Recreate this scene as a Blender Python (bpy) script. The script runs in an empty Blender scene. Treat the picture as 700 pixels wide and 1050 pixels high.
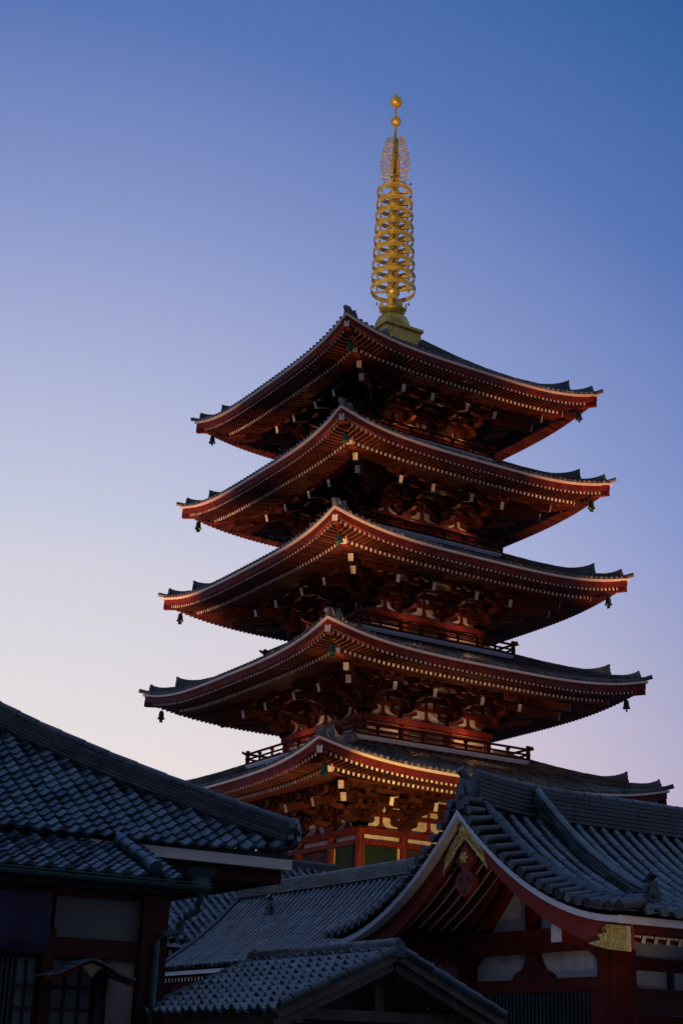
import bpy, math, random
from mathutils import Vector, Matrix
random.seed(7)
sc = bpy.context.scene
C = bpy.context.collection
PI = math.pi

# ------------------------------------------------------------------ helpers
class MB:
    def __init__(s): s.v=[]; s.f=[]; s.m=[]; s.r=[]; s.sm=[]
    def add(s, vs, fs, m=0, r=None, smooth=False):
        n=len(s.v); s.v.extend(vs)
        if r is None: r=random.random()
        for f in fs:
            s.f.append([i+n for i in f]); s.m.append(m); s.r.append(r); s.sm.append(smooth)
    def box(s, c, d, m=0, rz=0, M=None):
        x,y,z=d[0]/2,d[1]/2,d[2]/2
        vs=[Vector((a*x,b*y,e*z)) for a,b,e in ((-1,-1,-1),(1,-1,-1),(1,1,-1),(-1,1,-1),(-1,-1,1),(1,-1,1),(1,1,1),(-1,1,1))]
        T=Matrix.Translation(c)@Matrix.Rotation(rz,4,'Z')
        if M: T=M@T
        s.add([T@v for v in vs],[(0,3,2,1),(4,5,6,7),(0,1,5,4),(1,2,6,5),(2,3,7,6),(3,0,4,7)],m)
    def b2(s, lo, hi, m=0): s.box([(lo[i]+hi[i])/2 for i in range(3)],[abs(hi[i]-lo[i]) for i in range(3)],m)
    def beam(s, p, q, w, h, m=0, mend=None, up=(0,0,1), M=None, h1=None):
        p,q=Vector(p),Vector(q); d=(q-p).normalized(); u=Vector(up)
        sd=d.cross(u).normalized(); u=sd.cross(d)
        h1=h if h1 is None else h1
        vs=[]
        for c,hh in ((p,h),(q,h1)):
            for a,b in ((-1,-1),(1,-1),(1,1),(-1,1)): vs.append(c+sd*a*w/2+u*b*hh/2)
        if M: vs=[M@v for v in vs]
        s.add(vs,[(0,1,2,3),(0,4,5,1),(1,5,6,2),(2,6,7,3),(3,7,4,0)],m)
        s.add(vs[4:],[(3,2,1,0)],m if mend is None else mend)
    def tube(s, pts, rad, n=8, m=0, caps=True, M=None, smooth=True, mcap=None):
        pts=[Vector(p) for p in pts]
        if not hasattr(rad,'__len__'): rad=[rad]*len(pts)
        vs=[]; prev=None
        for i,p in enumerate(pts):
            d=(pts[min(i+1,len(pts)-1)]-pts[max(i-1,0)]).normalized()
            a=Vector((0,0,1)) if abs(d.z)<.9 else Vector((1,0,0))
            x=d.cross(a).normalized(); y=x.cross(d)
            for k in range(n):
                t=2*PI*k/n; vs.append(p+(x*math.cos(t)+y*math.sin(t))*rad[i])
        if M: vs=[M@v for v in vs]
        fs=[(i*n+k,i*n+(k+1)%n,(i+1)*n+(k+1)%n,(i+1)*n+k) for i in range(len(pts)-1) for k in range(n)]
        s.add(vs,fs,m,smooth=smooth)
        if caps:
            s.add(vs[:n],[tuple(range(n))[::-1]],m if mcap is None else mcap); s.add(vs[-n:],[tuple(range(n))],m if mcap is None else mcap)
    def lathe(s, prof, c=(0,0,0), n=16, m=0, smooth=True):
        c=Vector(c); vs=[c+Vector((r*math.cos(2*PI*k/n),r*math.sin(2*PI*k/n),z)) for r,z in prof for k in range(n)]
        fs=[(i*n+k,i*n+(k+1)%n,(i+1)*n+(k+1)%n,(i+1)*n+k) for i in range(len(prof)-1) for k in range(n)]
        s.add(vs,fs,m,smooth=smooth)
    def prism(s, poly, o, ax, ay, th, m=0, M=None):
        # poly (a,b) in plane o + a*ax + b*ay, thickness th along ax x ay, centred
        o,ax,ay=Vector(o),Vector(ax),Vector(ay); nz=ax.cross(ay).normalized()
        n=len(poly); vs=[o+ax*a+ay*b-nz*th/2 for a,b in poly]+[o+ax*a+ay*b+nz*th/2 for a,b in poly]
        if M: vs=[M@v for v in vs]
        s.add(vs,[tuple(range(n))[::-1],tuple(range(n,2*n))]+[(i,(i+1)%n,n+(i+1)%n,n+i) for i in range(n)],m)
    def build(s, name, mats, parent=None, label=None):
        me=bpy.data.meshes.new(name)
        L=Vector((0,0,0))
        if parent is not None:
            L=Vector(parent.get('_w',(0,0,0)))
        me.from_pydata([tuple(Vector(v)-L) for v in s.v],[],s.f)
        if not isinstance(mats,(list,tuple)): mats=[mats]
        for m in mats: me.materials.append(m)
        me.polygons.foreach_set('material_index',s.m)
        me.polygons.foreach_set('use_smooth',s.sm)
        at=me.attributes.new('tint','FLOAT','FACE'); at.data.foreach_set('value',s.r)
        me.update()
        o=bpy.data.objects.new(name,me); C.objects.link(o)
        if parent is not None: o.parent=parent; o['_w']=tuple(L)
        if label: o['label']=label
        return o

def thing(name,label,cat,loc,group=None):
    o=bpy.data.objects.new(name,None); C.objects.link(o); o.location=loc; o['_w']=tuple(loc)
    o.empty_display_size=.3
    o['label']=label; o['category']=cat
    if group: o['group']=group
    return o
def tag(o,label,cat,group=None,kind=None):
    if label: o['label']=label
    if cat: o['category']=cat
    if group: o['group']=group
    if kind: o['kind']=kind
    return o

# ------------------------------------------------------------------ materials
def mat(name,col,rough=.6,metal=0,var=.25,nscale=3,bump=0,tint=0,spec=.5,col2=None,bscale=None,streak=0):
    m=bpy.data.materials.new(name); m.use_nodes=True; nt=m.node_tree; N=nt.nodes; Lk=nt.links
    b=N['Principled BSDF']; b.inputs['Roughness'].default_value=rough; b.inputs['Metallic'].default_value=metal
    b.inputs['Specular IOR Level'].default_value=spec
    tc=N.new('ShaderNodeTexCoord'); nz=N.new('ShaderNodeTexNoise'); nz.inputs['Scale'].default_value=nscale; nz.inputs['Detail'].default_value=6
    nz.inputs['Roughness'].default_value=.65
    Lk.new(tc.outputs['Object'],nz.inputs['Vector'])
    mp=N.new('ShaderNodeMapRange'); mp.inputs['From Min'].default_value=.3; mp.inputs['From Max'].default_value=.7
    Lk.new(nz.outputs['Fac'],mp.inputs['Value'])
    mx=N.new('ShaderNodeMix'); mx.data_type='RGBA'
    c2=col2 or tuple(c*(1-var) for c in col)
    c1=tuple(min(1,c*(1+var*.6)) for c in col) if col2 is None else col
    mx.inputs['A'].default_value=(*c2,1); mx.inputs['B'].default_value=(*c1,1)
    Lk.new(mp.outputs['Result'],mx.inputs['Factor'])
    out=mx.outputs['Result']
    if tint:
        at=N.new('ShaderNodeAttribute'); at.attribute_name='tint'
        mr=N.new('ShaderNodeMapRange'); mr.inputs['To Min'].default_value=1-tint; mr.inputs['To Max'].default_value=1+tint
        Lk.new(at.outputs['Fac'],mr.inputs['Value'])
        vm=N.new('ShaderNodeVectorMath'); vm.operation='SCALE'
        Lk.new(out,vm.inputs[0]); Lk.new(mr.outputs['Result'],vm.inputs['Scale']); out=vm.outputs['Vector']
        r2=N.new('ShaderNodeMapRange'); r2.inputs['To Min'].default_value=max(.05,rough-.12); r2.inputs['To Max'].default_value=min(1,rough+.15)
        Lk.new(at.outputs['Fac'],r2.inputs['Value']); Lk.new(r2.outputs['Result'],b.inputs['Roughness'])
    Lk.new(out,b.inputs['Base Color'])
    if bump:
        n2=N.new('ShaderNodeTexNoise'); n2.inputs['Scale'].default_value=bscale or nscale*8; n2.inputs['Detail'].default_value=4
        Lk.new(tc.outputs['Object'],n2.inputs['Vector'])
        bp=N.new('ShaderNodeBump'); bp.inputs['Strength'].default_value=bump; bp.inputs['Distance'].default_value=.02
        Lk.new(n2.outputs['Fac'],bp.inputs['Height']); Lk.new(bp.outputs['Normal'],b.inputs['Normal'])
    return m
M={}
M['tile']=mat('grey_clay_tile',(.060,.082,.096),.33,var=.75,nscale=2.6,bump=.4,bscale=30,tint=.8,spec=1.0)
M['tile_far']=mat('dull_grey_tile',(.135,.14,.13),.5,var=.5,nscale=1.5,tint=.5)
M['tile_dark']=mat('dark_clay_tile',(.055,.064,.07),.4,var=.6,nscale=3,bump=.4,tint=.6)
M['red']=mat('vermilion_paint',(.15,.018,.011),.62,var=.5,nscale=2.4,bump=.2,spec=.22,tint=.22)
M['red_dull']=mat('weathered_red_paint',(.11,.018,.014),.7,var=.5,nscale=2.5,bump=.2,spec=.2,tint=.22)
M['red_deep']=mat('deep_red_timber',(.08,.018,.014),.75,var=.5,nscale=2.5,bump=.3,spec=.2,tint=.2)  # deeper red for the left hall's posts and fascia
M['red_bright']=mat('bright_red_paint',(.26,.035,.022),.6,var=.3,nscale=1.6,bump=.1,spec=.25)  # brighter red for the bargeboards and gable pendant
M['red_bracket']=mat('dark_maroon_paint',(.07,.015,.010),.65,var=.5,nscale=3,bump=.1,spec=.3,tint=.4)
M['white']=mat('white_paint',(.70,.66,.61),.6,var=.3,nscale=4,tint=.28)
M['trim']=mat('pale_eave_trim',(.84,.70,.58),.6,var=.15,spec=.25,nscale=1.2)
M['plaster']=mat('aged_plaster',(.72,.66,.60),.85,var=.35,nscale=2.2,bump=.15)
M['steel']=mat('grey_blue_metal_edge',(.72,.74,.78),.45,var=.15,nscale=2)
M['green']=mat('green_window_lattice',(.006,.032,.020),.6,var=.3,nscale=3)
M['copper']=mat('verdigris_copper',(.06,.12,.10),.55,var=.45,nscale=5,metal=.2)
M['bell']=mat('green_bronze',(.045,.11,.075),.5,var=.4,nscale=6,metal=.5)
M['gold']=mat('gilded_metal',(.84,.50,.09),.45,metal=.5,var=.5,nscale=3.5,bump=.12)
M['gilt']=mat('gilded_fitting',(.95,.64,.20),.42,metal=.3,var=.5,nscale=14,bump=.9,bscale=26)
M['gilt_dim']=mat('shaded_gilt',(.30,.20,.08),.55,metal=.4,var=.4,nscale=12)  # canopy gilt, with the dark of its place put into the colour
M['wood']=mat('weathered_timber',(.13,.085,.06),.75,var=.5,nscale=3,bump=.4)
M['dark']=mat('dark_timber',(.03,.022,.018),.7,var=.4,nscale=3)
M['slat']=mat('dark_green_slats',(.035,.045,.04),.6,var=.3,nscale=3)
M['paper']=mat('shoji_paper',(.20,.205,.18),.9,var=.15,nscale=2)
M['cloth']=mat('purple_cloth',(.042,.030,.058),.9,var=.25,nscale=2,bump=.2)
M['wallc']=mat('cream_wall_board',(.19,.17,.13),.8,var=.25,nscale=.9,bump=.1)
M['tan']=mat('pale_brown_board',(.34,.24,.19),.8,var=.2,nscale=1)
M['stone']=mat('paving_stone',(.20,.19,.18),.85,var=.35,nscale=.6,bump=.3)
M['granite']=mat('podium_stone',(.36,.34,.32),.8,var=.25,nscale=1)

# ------------------------------------------------------------------ roof tile engine
def nrm(S,s,d):
    e=.03; p=S(s,d); a=S(s+e,d)-p; b=S(s,d+e)-p
    n=a.cross(b)
    if n.z<0: n=-n
    return p,n.normalized()
def pan_rows(mb,S,s0,s1,ds,D,dd,lim,prof,lift=.03,m=0,d0=0.0):
    """stepped courses of curved tiles; prof = [(fraction across, height)]"""
    nc=int(round((s1-s0)/ds)); ds=(s1-s0)/nc; k=0; d=d0
    while d<D-1e-3:
        dt=min(d+dd,D)
        lo0,hi0=lim(d); lo1,hi1=lim(dt)
        for c in range(nc):
            a=s0+c*ds; b=a+ds
            if b<=min(lo0,lo1)+1e-4 or a>=max(hi0,hi1)-1e-4: continue
            if b<=lo0+1e-4 or a>=hi0-1e-4: continue
            j=random.gauss(0,.005); jj=random.gauss(0,.007)
            low=[];upp=[];bot=[]
            for fr,h in prof:
                s=a+fr*ds
                p,n=nrm(S,min(max(s,lo0),hi0),d+jj); low.append(p+n*(h+lift+j)); bot.append(p+n*(h*.6-.012))
                q,n=nrm(S,min(max(s,lo1),hi1),dt); upp.append(q+n*(h+j*.5))
            P=len(prof); r=random.random()
            mb.add(low+upp,[(i,i+1,P+i+1,P+i) for i in range(P-1)],m,r,smooth=True)
            mb.add(low+bot,[(P+i,P+i+1,i+1,i) for i in range(P-1)],m,r)
        d=dt
def cover_tubes(mb,S,s0,s1,ds,D,dd,lim,rad=.09,m=0,n=5,endcap=True,d0=-.04,off=.02,inset=.0):
    nc=int(round((s1-s0)/ds)); ds=(s1-s0)/nc
    for c in range(nc+1):
        s=s0+c*ds
        # max d where s inside
        dm=0; st=.1
        while dm<D:
            lo,hi=lim(dm+st)
            if s<lo-1e-6 or s>hi+1e-6: break
            dm+=st
        dm=min(dm,D)
        if dm<.12: continue
        k=max(1,int(math.ceil(dm/dd))); first=True; jx=random.gauss(0,.005)
        for i in range(k):
            a=d0 if i==0 else i*dd; b=min((i+1)*dd,dm)
            if b-a<.03: continue
            r=random.random(); vs=[]
            for dv,rr in ((a,rad*1.05),(b,rad*.94)):
                p,nn=nrm(S,s+jx,dv); q=S(s+jx,dv+.05)
                t=(q-p).normalized(); sd=t.cross(nn).normalized()
                for j in range(n+1):
                    an=PI*j/n
                    vs.append(p+nn*(off+rr*math.sin(an)*1.05)+sd*rr*math.cos(an))
            mb.add(vs,[(j,j+1,n+1+j+1,n+1+j) for j in range(n)],m,r,smooth=True)
            if i==0 and endcap:
                p,nn=nrm(S,s+jx,a); q=S(s+jx,a+.05); t=(q-p).normalized(); sd=t.cross(nn).normalized()
                cc=p+nn*(off+.0); ring=[cc-t*.012+(sd*math.cos(2*PI*j/10)+nn*math.sin(2*PI*j/10))*rad*1.12 for j in range(10)]
                rg2=[v+t*.05 for v in ring]
                mb.add(ring+rg2,[tuple(range(10))]+[(j,(j+1)%10,10+(j+1)%10,10+j) for j in range(10)],m,r)
            elif i>0:
                mb.add(vs[:n+1],[tuple(range(n+1))],m,r)
PAN=[(0,.0),(.18,-.018),(.5,-.032),(.82,-.018),(1,0)]
SPAN=[(0,.045),(.1,.03),(.25,0),(.45,-.022),(.62,-.012),(.74,.012),(.84,.04),(.93,.052),(1,.045)]
PAN2=[(0,0),(.5,-.03),(1,0)]

def ridge_stack(mb,pts,w,h,layers=5,m=0,cap=.09,mcap=None,up=(0,0,1),seg=.3):
    """stack of thin overhanging tiles along a polyline, round cap tiles on top"""
    pts=[Vector(p) for p in pts]; U=Vector(up)
    for i in range(len(pts)-1):
        p,q=pts[i],pts[i+1]; t=(q-p).normalized(); sd=t.cross(U).normalized(); u=sd.cross(t)
        L=(q-p).length; ns=max(1,int(L/seg))
        for k in range(ns):
            a=p+t*(L*k/ns); b=p+t*(L*(k+1)/ns)
            for l in range(layers):
                z0=h*l/layers; z1=h*(l+.78)/layers; ww=w*(1-.28*l/max(1,layers-1))+(random.random()-.5)*.012
                vs=[]
                for c in (a+t*.004,b-t*.004):
                    for x,z in ((-ww/2,z0),(ww/2,z0),(ww/2,z1),(-ww/2,z1)): vs.append(c+sd*x+u*z)
                mb.add(vs,[(3,2,1,0),(4,5,6,7),(0,1,5,4),(1,2,6,5),(2,3,7,6),(3,0,4,7)],m)
        # core
        ww=w*.62; vs=[]
        for c in (p,q):
            for x,z in ((-ww/2,-.05),(ww/2,-.05),(ww/2,h*.98),(-ww/2,h*.98)): vs.append(c+sd*x+u*z)
        mb.add(vs,[(3,2,1,0),(4,5,6,7),(0,1,5,4),(1,2,6,5),(2,3,7,6),(3,0,4,7)],m)
        for k in range(ns):
            a=p+t*(L*k/ns); b=p+t*(L*(k+1)/ns)
            mb.tube([a+u*(h+cap*.3),b+u*(h+cap*.3)],[cap*1.06,cap*.94],8,m if mcap is None else mcap,caps=(k==0 or k==ns-1))

def onigawara(mb,c,facing,w,h,m=0,tube=.5):
    """ridge-end tile: flared body with shoulders, boss, round tile sticking out on top"""
    f=Vector(facing).normalized(); sd=f.cross(Vector((0,0,1))).normalized(); up=Vector((0,0,1))
    poly=[(-.5,0),(-.62,.12),(-.5,.3),(-.52,.55),(-.36,.78),(-.16,.9),(0,1),(.16,.9),(.36,.78),(.52,.55),(.5,.3),(.62,.12),(.5,0)]
    mb.prism([(a*w,b*h) for a,b in poly][::-1],c,sd,up,w*.28,m)
    poly=[(-.34,.1),(-.36,.5),(-.2,.74),(0,.8),(.2,.74),(.36,.5),(.34,.1)]
    mb.prism([(a*w,b*h) for a,b in poly][::-1],Vector(c)+f*w*.16,sd,up,w*.12,m)
    cc=Vector(c)+f*w*.22+up*h*.45
    mb.tube([cc,cc+f*w*.1],[w*.2,w*.12],10,m)
    if tube:
        a=Vector(c)+up*h*.9-f*w*.3; mb.tube([a,a+f*tube*w*.7+up*tube*.25*h,a+f*tube*w*1.5+up*tube*.75*h],[w*.2,w*.21,w*.24],10,m)

# ------------------------------------------------------------------ PAGODA
pag=thing('pagoda','tall five storey red temple pagoda with grey tiled roofs and a golden spire','pagoda',(0,0,0))
HH=[9.22,8.71,8.25,7.79,7.46]; ZC=[13.51,18.63,23.70,28.68,33.53]
HB=[3.72,3.48,3.22,2.98,2.75]; BAL=[None,4.95,4.5,4.12,3.85]; BALZ=[None,14.92,20.03,25.2,30.28]
DROP=.70
def sidemat(k): return Matrix.Rotation(k*PI/2,4,'Z')   # k=0 faces -y, local frame: s along x, outward -y
def bx_arm(mb,c,dirv,L,h,w,m=0,M=None):
    d=Vector(dirv).normalized(); a=L/2
    poly=[(-a,h/2),(-a,0),(-a*.9,-h*.25),(-a*.72,-h*.45),(-a*.5,-h/2),(a*.5,-h/2),(a*.72,-h*.45),(a*.9,-h*.25),(a,0),(a,h/2)]
    mb.prism(poly,c,d,(0,0,1),w,m,M)
def masu(mb,c,w,h,m=0,M=None):
    c=Vector(c); vs=[]
    for z,k in ((0,.62),(h*.45,1),(h,1)):
        for a,b in ((-1,-1),(1,-1),(1,1),(-1,1)): vs.append(c+Vector((a*w/2*k,b*w/2*k,z)))
    if M: vs=[M@v for v in vs]
    fs=[(3,2,1,0),(8,9,10,11)]+[(4*l+i,4*l+(i+1)%4,4*l+4+(i+1)%4,4*l+4+i) for l in (0,1) for i in range(4)]
    mb.add(vs,fs,m)
def bracket_mesh(mb,M=None,reach=2.45):
    R=0
    masu(mb,(0,0,0),.52,.34,R,M)
    bx_arm(mb,(0,-.02,.42),(1,0,0),1.35,.24,.2,R,M)
    bx_arm(mb,(0,-.25,.44),(0,1,0),1.5,.24,.2,R,M)
    for x in (-.55,0,.55): masu(mb,(x,-.02,.55),.26,.2,R,M)
    masu(mb,(0,-.75,.56),.28,.2,R,M)
    bx_arm(mb,(0,-.02,.86),(1,0,0),1.85,.22,.2,R,M)
    for x in (-.8,0,.8): masu(mb,(x,-.02,.98),.26,.2,R,M)
    bx_arm(mb,(0,-.76,.88),(1,0,0),1.35,.22,.2,R,M)
    for x in (-.55,0,.55): masu(mb,(x,-.76,1.0),.25,.19,R,M)
    bx_arm(mb,(0,-.7,.90),(0,1,0),1.7,.22,.2,R,M)
    masu(mb,(0,-1.45,1.0),.26,.19,R,M)
    bx_arm(mb,(0,-1.46,1.28),(1,0,0),1.45,.2,.19,R,M)
    for x in (-.6,0,.6): masu(mb,(x,-1.46,1.38),.24,.17,R,M)
    bx_arm(mb,(0,-2.15,1.36),(1,0,0),1.3,.18,.18,R,M)
    for x in (-.52,0,.52): masu(mb,(x,-2.15,1.45),.22,.15,R,M)
def tail_mesh(mb,M=None,reach=2.45):
    mb.beam((0,.1,1.62),(0,-reach,.92),.2,.3,0,1,M=M,h1=.36)
def corner_tail(mb,M):
    # M maps diagonal frame: outward -y
    mb.beam((0,.1,1.7),(0,-3.40,.86),.24,.3,0,1,M=M,h1=.36)
    mb.beam((0,.1,1.98),(0,-3.92,1.28),.24,.3,0,1,M=M,h1=.34)
    bx_arm(mb,(0,-.9,.6),(0,1,0),2.4,.24,.22,0,M)
    bx_arm(mb,(0,-1.3,1.0),(0,1,0),3.2,.24,.22,0,M)
    for y in (-1.1,-2.1,-3.0): masu(mb,(0,y,.72+.22*(-y-1.1)),.3,.2,0,M)
bm0=MB(); bracket_mesh(bm0); tm0=MB(); tail_mesh(tm0)
cm0=MB()
for kk in (0,-1):
    bracket_mesh(cm0,Matrix.Rotation(kk*PI/2,4,'Z'))
ct0=MB(); corner_tail(ct0,Matrix.Rotation(-PI/4,4,'Z'))
for kk in (0,-1): tail_mesh(ct0,Matrix.Rotation(kk*PI/2,4,'Z'))
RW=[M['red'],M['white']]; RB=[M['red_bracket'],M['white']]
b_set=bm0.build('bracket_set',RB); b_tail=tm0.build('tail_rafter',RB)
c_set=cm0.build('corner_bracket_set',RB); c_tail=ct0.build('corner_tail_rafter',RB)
first={'b':True,'c':True}
def put_bracket(kind,x,y,z,rz,parent):
    src,tl=(b_set,b_tail) if kind=='b' else (c_set,c_tail)
    if first[kind]: o,t=src,tl; first[kind]=False
    else:
        o=src.copy(); t=tl.copy(); C.objects.link(o); C.objects.link(t)
    o.parent=parent; o.location=(x,y,z); o.rotation_euler=(0,0,rz); t.parent=o; t.location=(0,0,0); t.rotation_euler=(0,0,0)

def lift_e(s,d,h,D):
    return DROP*min(1.1,abs(s)/h)**3.4*max(0,1-d/D)**1.6
ROOFS=[]
for i in range(5):
    h=HH[i]; zc=ZC[i]; zm=zc-DROP; hb=HB[i]
    if i<4: Dtop=h-(HB[i+1]+.1); rt=(BALZ[i+1]-.35)-(zm+.1); dref=h-BAL[i+1]
    else: Dtop=h-1.0; rt=36.95-(zm+.1); dref=h-1.15
    a0=.34 if i<4 else .36
    b0=(rt-a0*dref)/dref**2
    def S(s,d,h=h,zm=zm,a0=a0,b0=b0,Dtop=Dtop):
        # tip sweeps slightly outwards at the corners
        tipo=.10*min(1,(abs(s)/h))**6*max(0,1-d/1.5)
        sx=s*(1+tipo/h)
        return Vector((sx,-(h-d)-tipo,zm+.125+a0*d+b0*d*d+lift_e(s,max(0,d),h,Dtop)))
    lim=lambda d,h=h:(-(h-max(0,d)),h-max(0,d))
    # roof surface
    rb=MB()
    for k in range(4):
        R=sidemat(k); tmp=MB()
        pan_rows(tmp,S,-h,h,.30,Dtop,.42,lim,PAN2,.035,0,d0=.0)
        cover_tubes(tmp,S,-h+.15,h-.15,.30,Dtop,.42,lim,.075,0,4,d0=-.03,off=.02)
        for l in range(0,len(tmp.v)): pass
        n=len(rb.v); rb.v+= [R@v for v in tmp.v]; rb.f+=[[q+n for q in f] for f in tmp.f]; rb.m+=tmp.m; rb.r+=tmp.r; rb.sm+=tmp.sm
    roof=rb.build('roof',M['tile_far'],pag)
    # eave trim, fascia and rafters
    tr=MB(); fa=MB(); ra=MB(); n=36
    def ez(s,h=h,zm=zm,D=Dtop): return zm+lift_e(s,0,h,D)
    for k in range(4):
        R=sidemat(k)
        for j in range(n):
            s0=-h+2*h*j/n; s1=-h+2*h*(j+1)/n
            def q(s,r,z,h=h):
                t=.10*(abs(s)/h)**6
                e=(r+t)/h if abs(abs(s)-h)<1e-6 else 1
                return R@Vector((s*e,-(r+t),z))
            for (mb,r0,r1,za,zb) in ((tr,h+.03,h-.25,.075,-.02),(fa,h-.06,h-.22,-.025,-.31)):
                vs=[q(s0,r0,ez(s0)+zb),q(s1,r0,ez(s1)+zb),q(s1,r0,ez(s1)+za),q(s0,r0,ez(s0)+za),
                    q(s0,r1,ez(s0)+zb),q(s1,r1,ez(s1)+zb),q(s1,r1,ez(s1)+za),q(s0,r1,ez(s0)+za)]
                mb.add(vs,[(0,1,2,3),(4,7,6,5),(0,4,5,1),(3,2,6,7)],0)
        # soffit boards: two planes (flying, base) following the eave curve
        def so(s,r,kind,h=h,zm=zm,D=Dtop):
            d=h-r; L=lift_e(s,max(0,d),h,D)
            if kind==0: return zm+L-.27+.07*d
            return zm+L-.37+.23*(d-1.1)
        m_=24
        for kind,(ra_,rb_) in ((0,(h-.1,h-1.25)),(1,(h-1.15,hb-.1))):
            for j in range(m_):
                for g in range(5 if kind else 1):
                    G=5 if kind else 1
                    r0=ra_+(rb_-ra_)*g/G; r1=ra_+(rb_-ra_)*(g+1)/G
                    vs=[]
                    for (fr,r) in ((j/m_,r0),((j+1)/m_,r0),((j+1)/m_,r1),(j/m_,r1)):
                        s=(-1+2*fr)*r; vs.append(R@Vector((s,-r,so(s,r,kind))))
                    ra.add(vs,[(0,1,2,3)],2)
        # kioi board over the base rafter tips
        for j in range(n):
            r=h-1.12; s0=r*(-1+2*j/n); s1=r*(-1+2*(j+1)/n)
            z0=so(s0,r,1); z1=so(s1,r,1)
            ra.add([R@Vector((s0,-r,z0-.02)),R@Vector((s1,-r,z1-.02)),R@Vector((s1,-r,z1+.14)),R@Vector((s0,-r,z0+.14))],[(0,1,2,3)],2)
        sp=.245; ns=int((h-.25)/sp)
        for j in range(-ns,ns+1):
            s=j*sp+ (0)
            # flying rafters
            rin=max(h-1.3,abs(s)+.02)
            r0=h-.2
            if abs(s)<r0-.18 and rin<r0-.1:
                ra.beam(R@Vector((s,-rin,so(s,rin,0)-.075)),R@Vector((s,-r0,so(s,r0,0)-.075)),.115,.14,0,1)
            r0=h-1.18; rin=max(hb,abs(s)+.02)
            if abs(s)<r0-.2 and rin<r0-.1:
                mid=(r0+rin)/2
                ra.beam(R@Vector((s,-mid,so(s,mid,1)-.075)),R@Vector((s,-r0,so(s,r0,1)-.075)),.115,.14,0,1)
                if mid-rin>.2: ra.beam(R@Vector((s,-rin,so(s,rin,1)-.075)),R@Vector((s,-mid,so(s,mid,1)-.075)),.115,.14,0)
    tr.build('eave_trim',M['trim'],roof); fa.build('eave_fascia',M['red'],roof)
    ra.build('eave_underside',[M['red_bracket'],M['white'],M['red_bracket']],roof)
    # corner beams
    for k in range(4):
        R=sidemat(k); cb=MB(); q2=math.sqrt(.5)
        e=h+.02; z=zc-.42
        cb.beam(R@Vector((-(h-1.5),-(h-1.5),z-.12)),R@Vector((-e,-e,z)),.24,.30,0,1)
        cb.beam(R@Vector((-(hb+1),-(hb+1),zm+.35)),R@Vector((-(h-1.2),-(h-1.2),zc-.84)),.28,.34,0,1)
        cb.build('corner_beam',RW,roof)
        # hip ridge in two steps with upswept ends
        hr=MB()
        def hp(d,h=h,S=S):
            p=S(-(h-d),d); return R@p
        ridge_stack(hr,[hp(d)+Vector((0,0,.04)) for d in [Dtop*t for t in (1,.8,.62,.46,.32,.22)]]+[hp(h*.135)+Vector((0,0,.06))],.34,.30,4,0,.085,seg=.6)
        ridge_stack(hr,[hp(h*.135)+Vector((0,0,.03)),hp(h*.08)+Vector((0,0,.03)),hp(h*.03)+Vector((0,0,.05))],.28,.17,3,0,.08,seg=.5)
        for dd,hh,L in ((h*.135,.36,1.9),(h*.03,.20,1.25)):
            c=hp(dd); out=(R@Vector((-1,-1,0))).normalized()
            e0=hp(dd+L*.7); sl=(e0.z-c.z)/L
            base=c-out*L
            n_=7; top=[]
            for q_ in range(n_+1):
                t_=q_/n_; top.append((L*t_*1.05,sl*L*(1-t_)+hh*(.95+1.15*t_**3)))
            poly=top+[(L*1.03,hh*1.2),(L*1.0,-.04),(0,sl*L-.04)]
            hr.prism(poly[::-1],base+Vector((0,0,.04)),out,Vector((0,0,1)),.2,0)
            onigawara(hr,c+out*.02+Vector((0,0,.0)),out,.36,hh*2.0+.08,0,tube=0)
        tip=hp(-.05); out=(R@Vector((-1,-1,0))).normalized()
        hr.tube([tip-out*.55+Vector((0,0,.02)),tip-out*.2+Vector((0,0,.05)),tip+out*.16+Vector((0,0,.14))],[.1,.1,.11],8,0)
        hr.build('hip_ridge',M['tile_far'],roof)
    # brackets
    zd=zc-2.40
    for k in range(4):
        R=sidemat(k)
        for x in (-hb*.38,hb*.38):
            p=R@Vector((x,-hb,zd)); put_bracket('b',p.x,p.y,p.z,k*PI/2,pag)
        p=R@Vector((-hb,-hb,zd)); put_bracket('c',p.x,p.y,p.z,k*PI/2,pag)
    # through purlins
    pu=MB()
    for off,zz,w in ((0,1.22,.2),(.76,1.32,.16),(1.46,1.62,.18),(2.15,1.68,.2)):
        r=hb+off
        for k in range(4):
            R=sidemat(k); pu.beam(R@Vector((-r-.3,-r,zd+zz)),R@Vector((r+.3,-r,zd+zz)),w,.18+0.002*k,0)
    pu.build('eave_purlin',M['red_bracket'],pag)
    # lower lattice ceiling between the steps
    # body of the storey
    z0=(BALZ[i] if i else 6.8); wb=MB(); wb.b2((-hb+.12,-hb+.12,z0-.3),(hb-.12,hb-.12,zd+2.3),0)
    wall=wb.build('storey_wall',M['plaster'],pag)
    fr=MB(); COLP=[]; dr=MB()
    cols=[-hb,-hb*.38,hb*.38,hb]
    bands=[(zd-.02,.26,.16),(zd-.30,.16,.06),(zd+.74,.15,.02),(zd+1.28,.15,.02)]
    if i==0: bands[1]=(zd-.52,.2,.14); bands+=[(zd-2.6,.36,.2),(zd-4.0,.3,.2)]
    else: bands+=[(z0+.18,.3,.15)]
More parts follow.
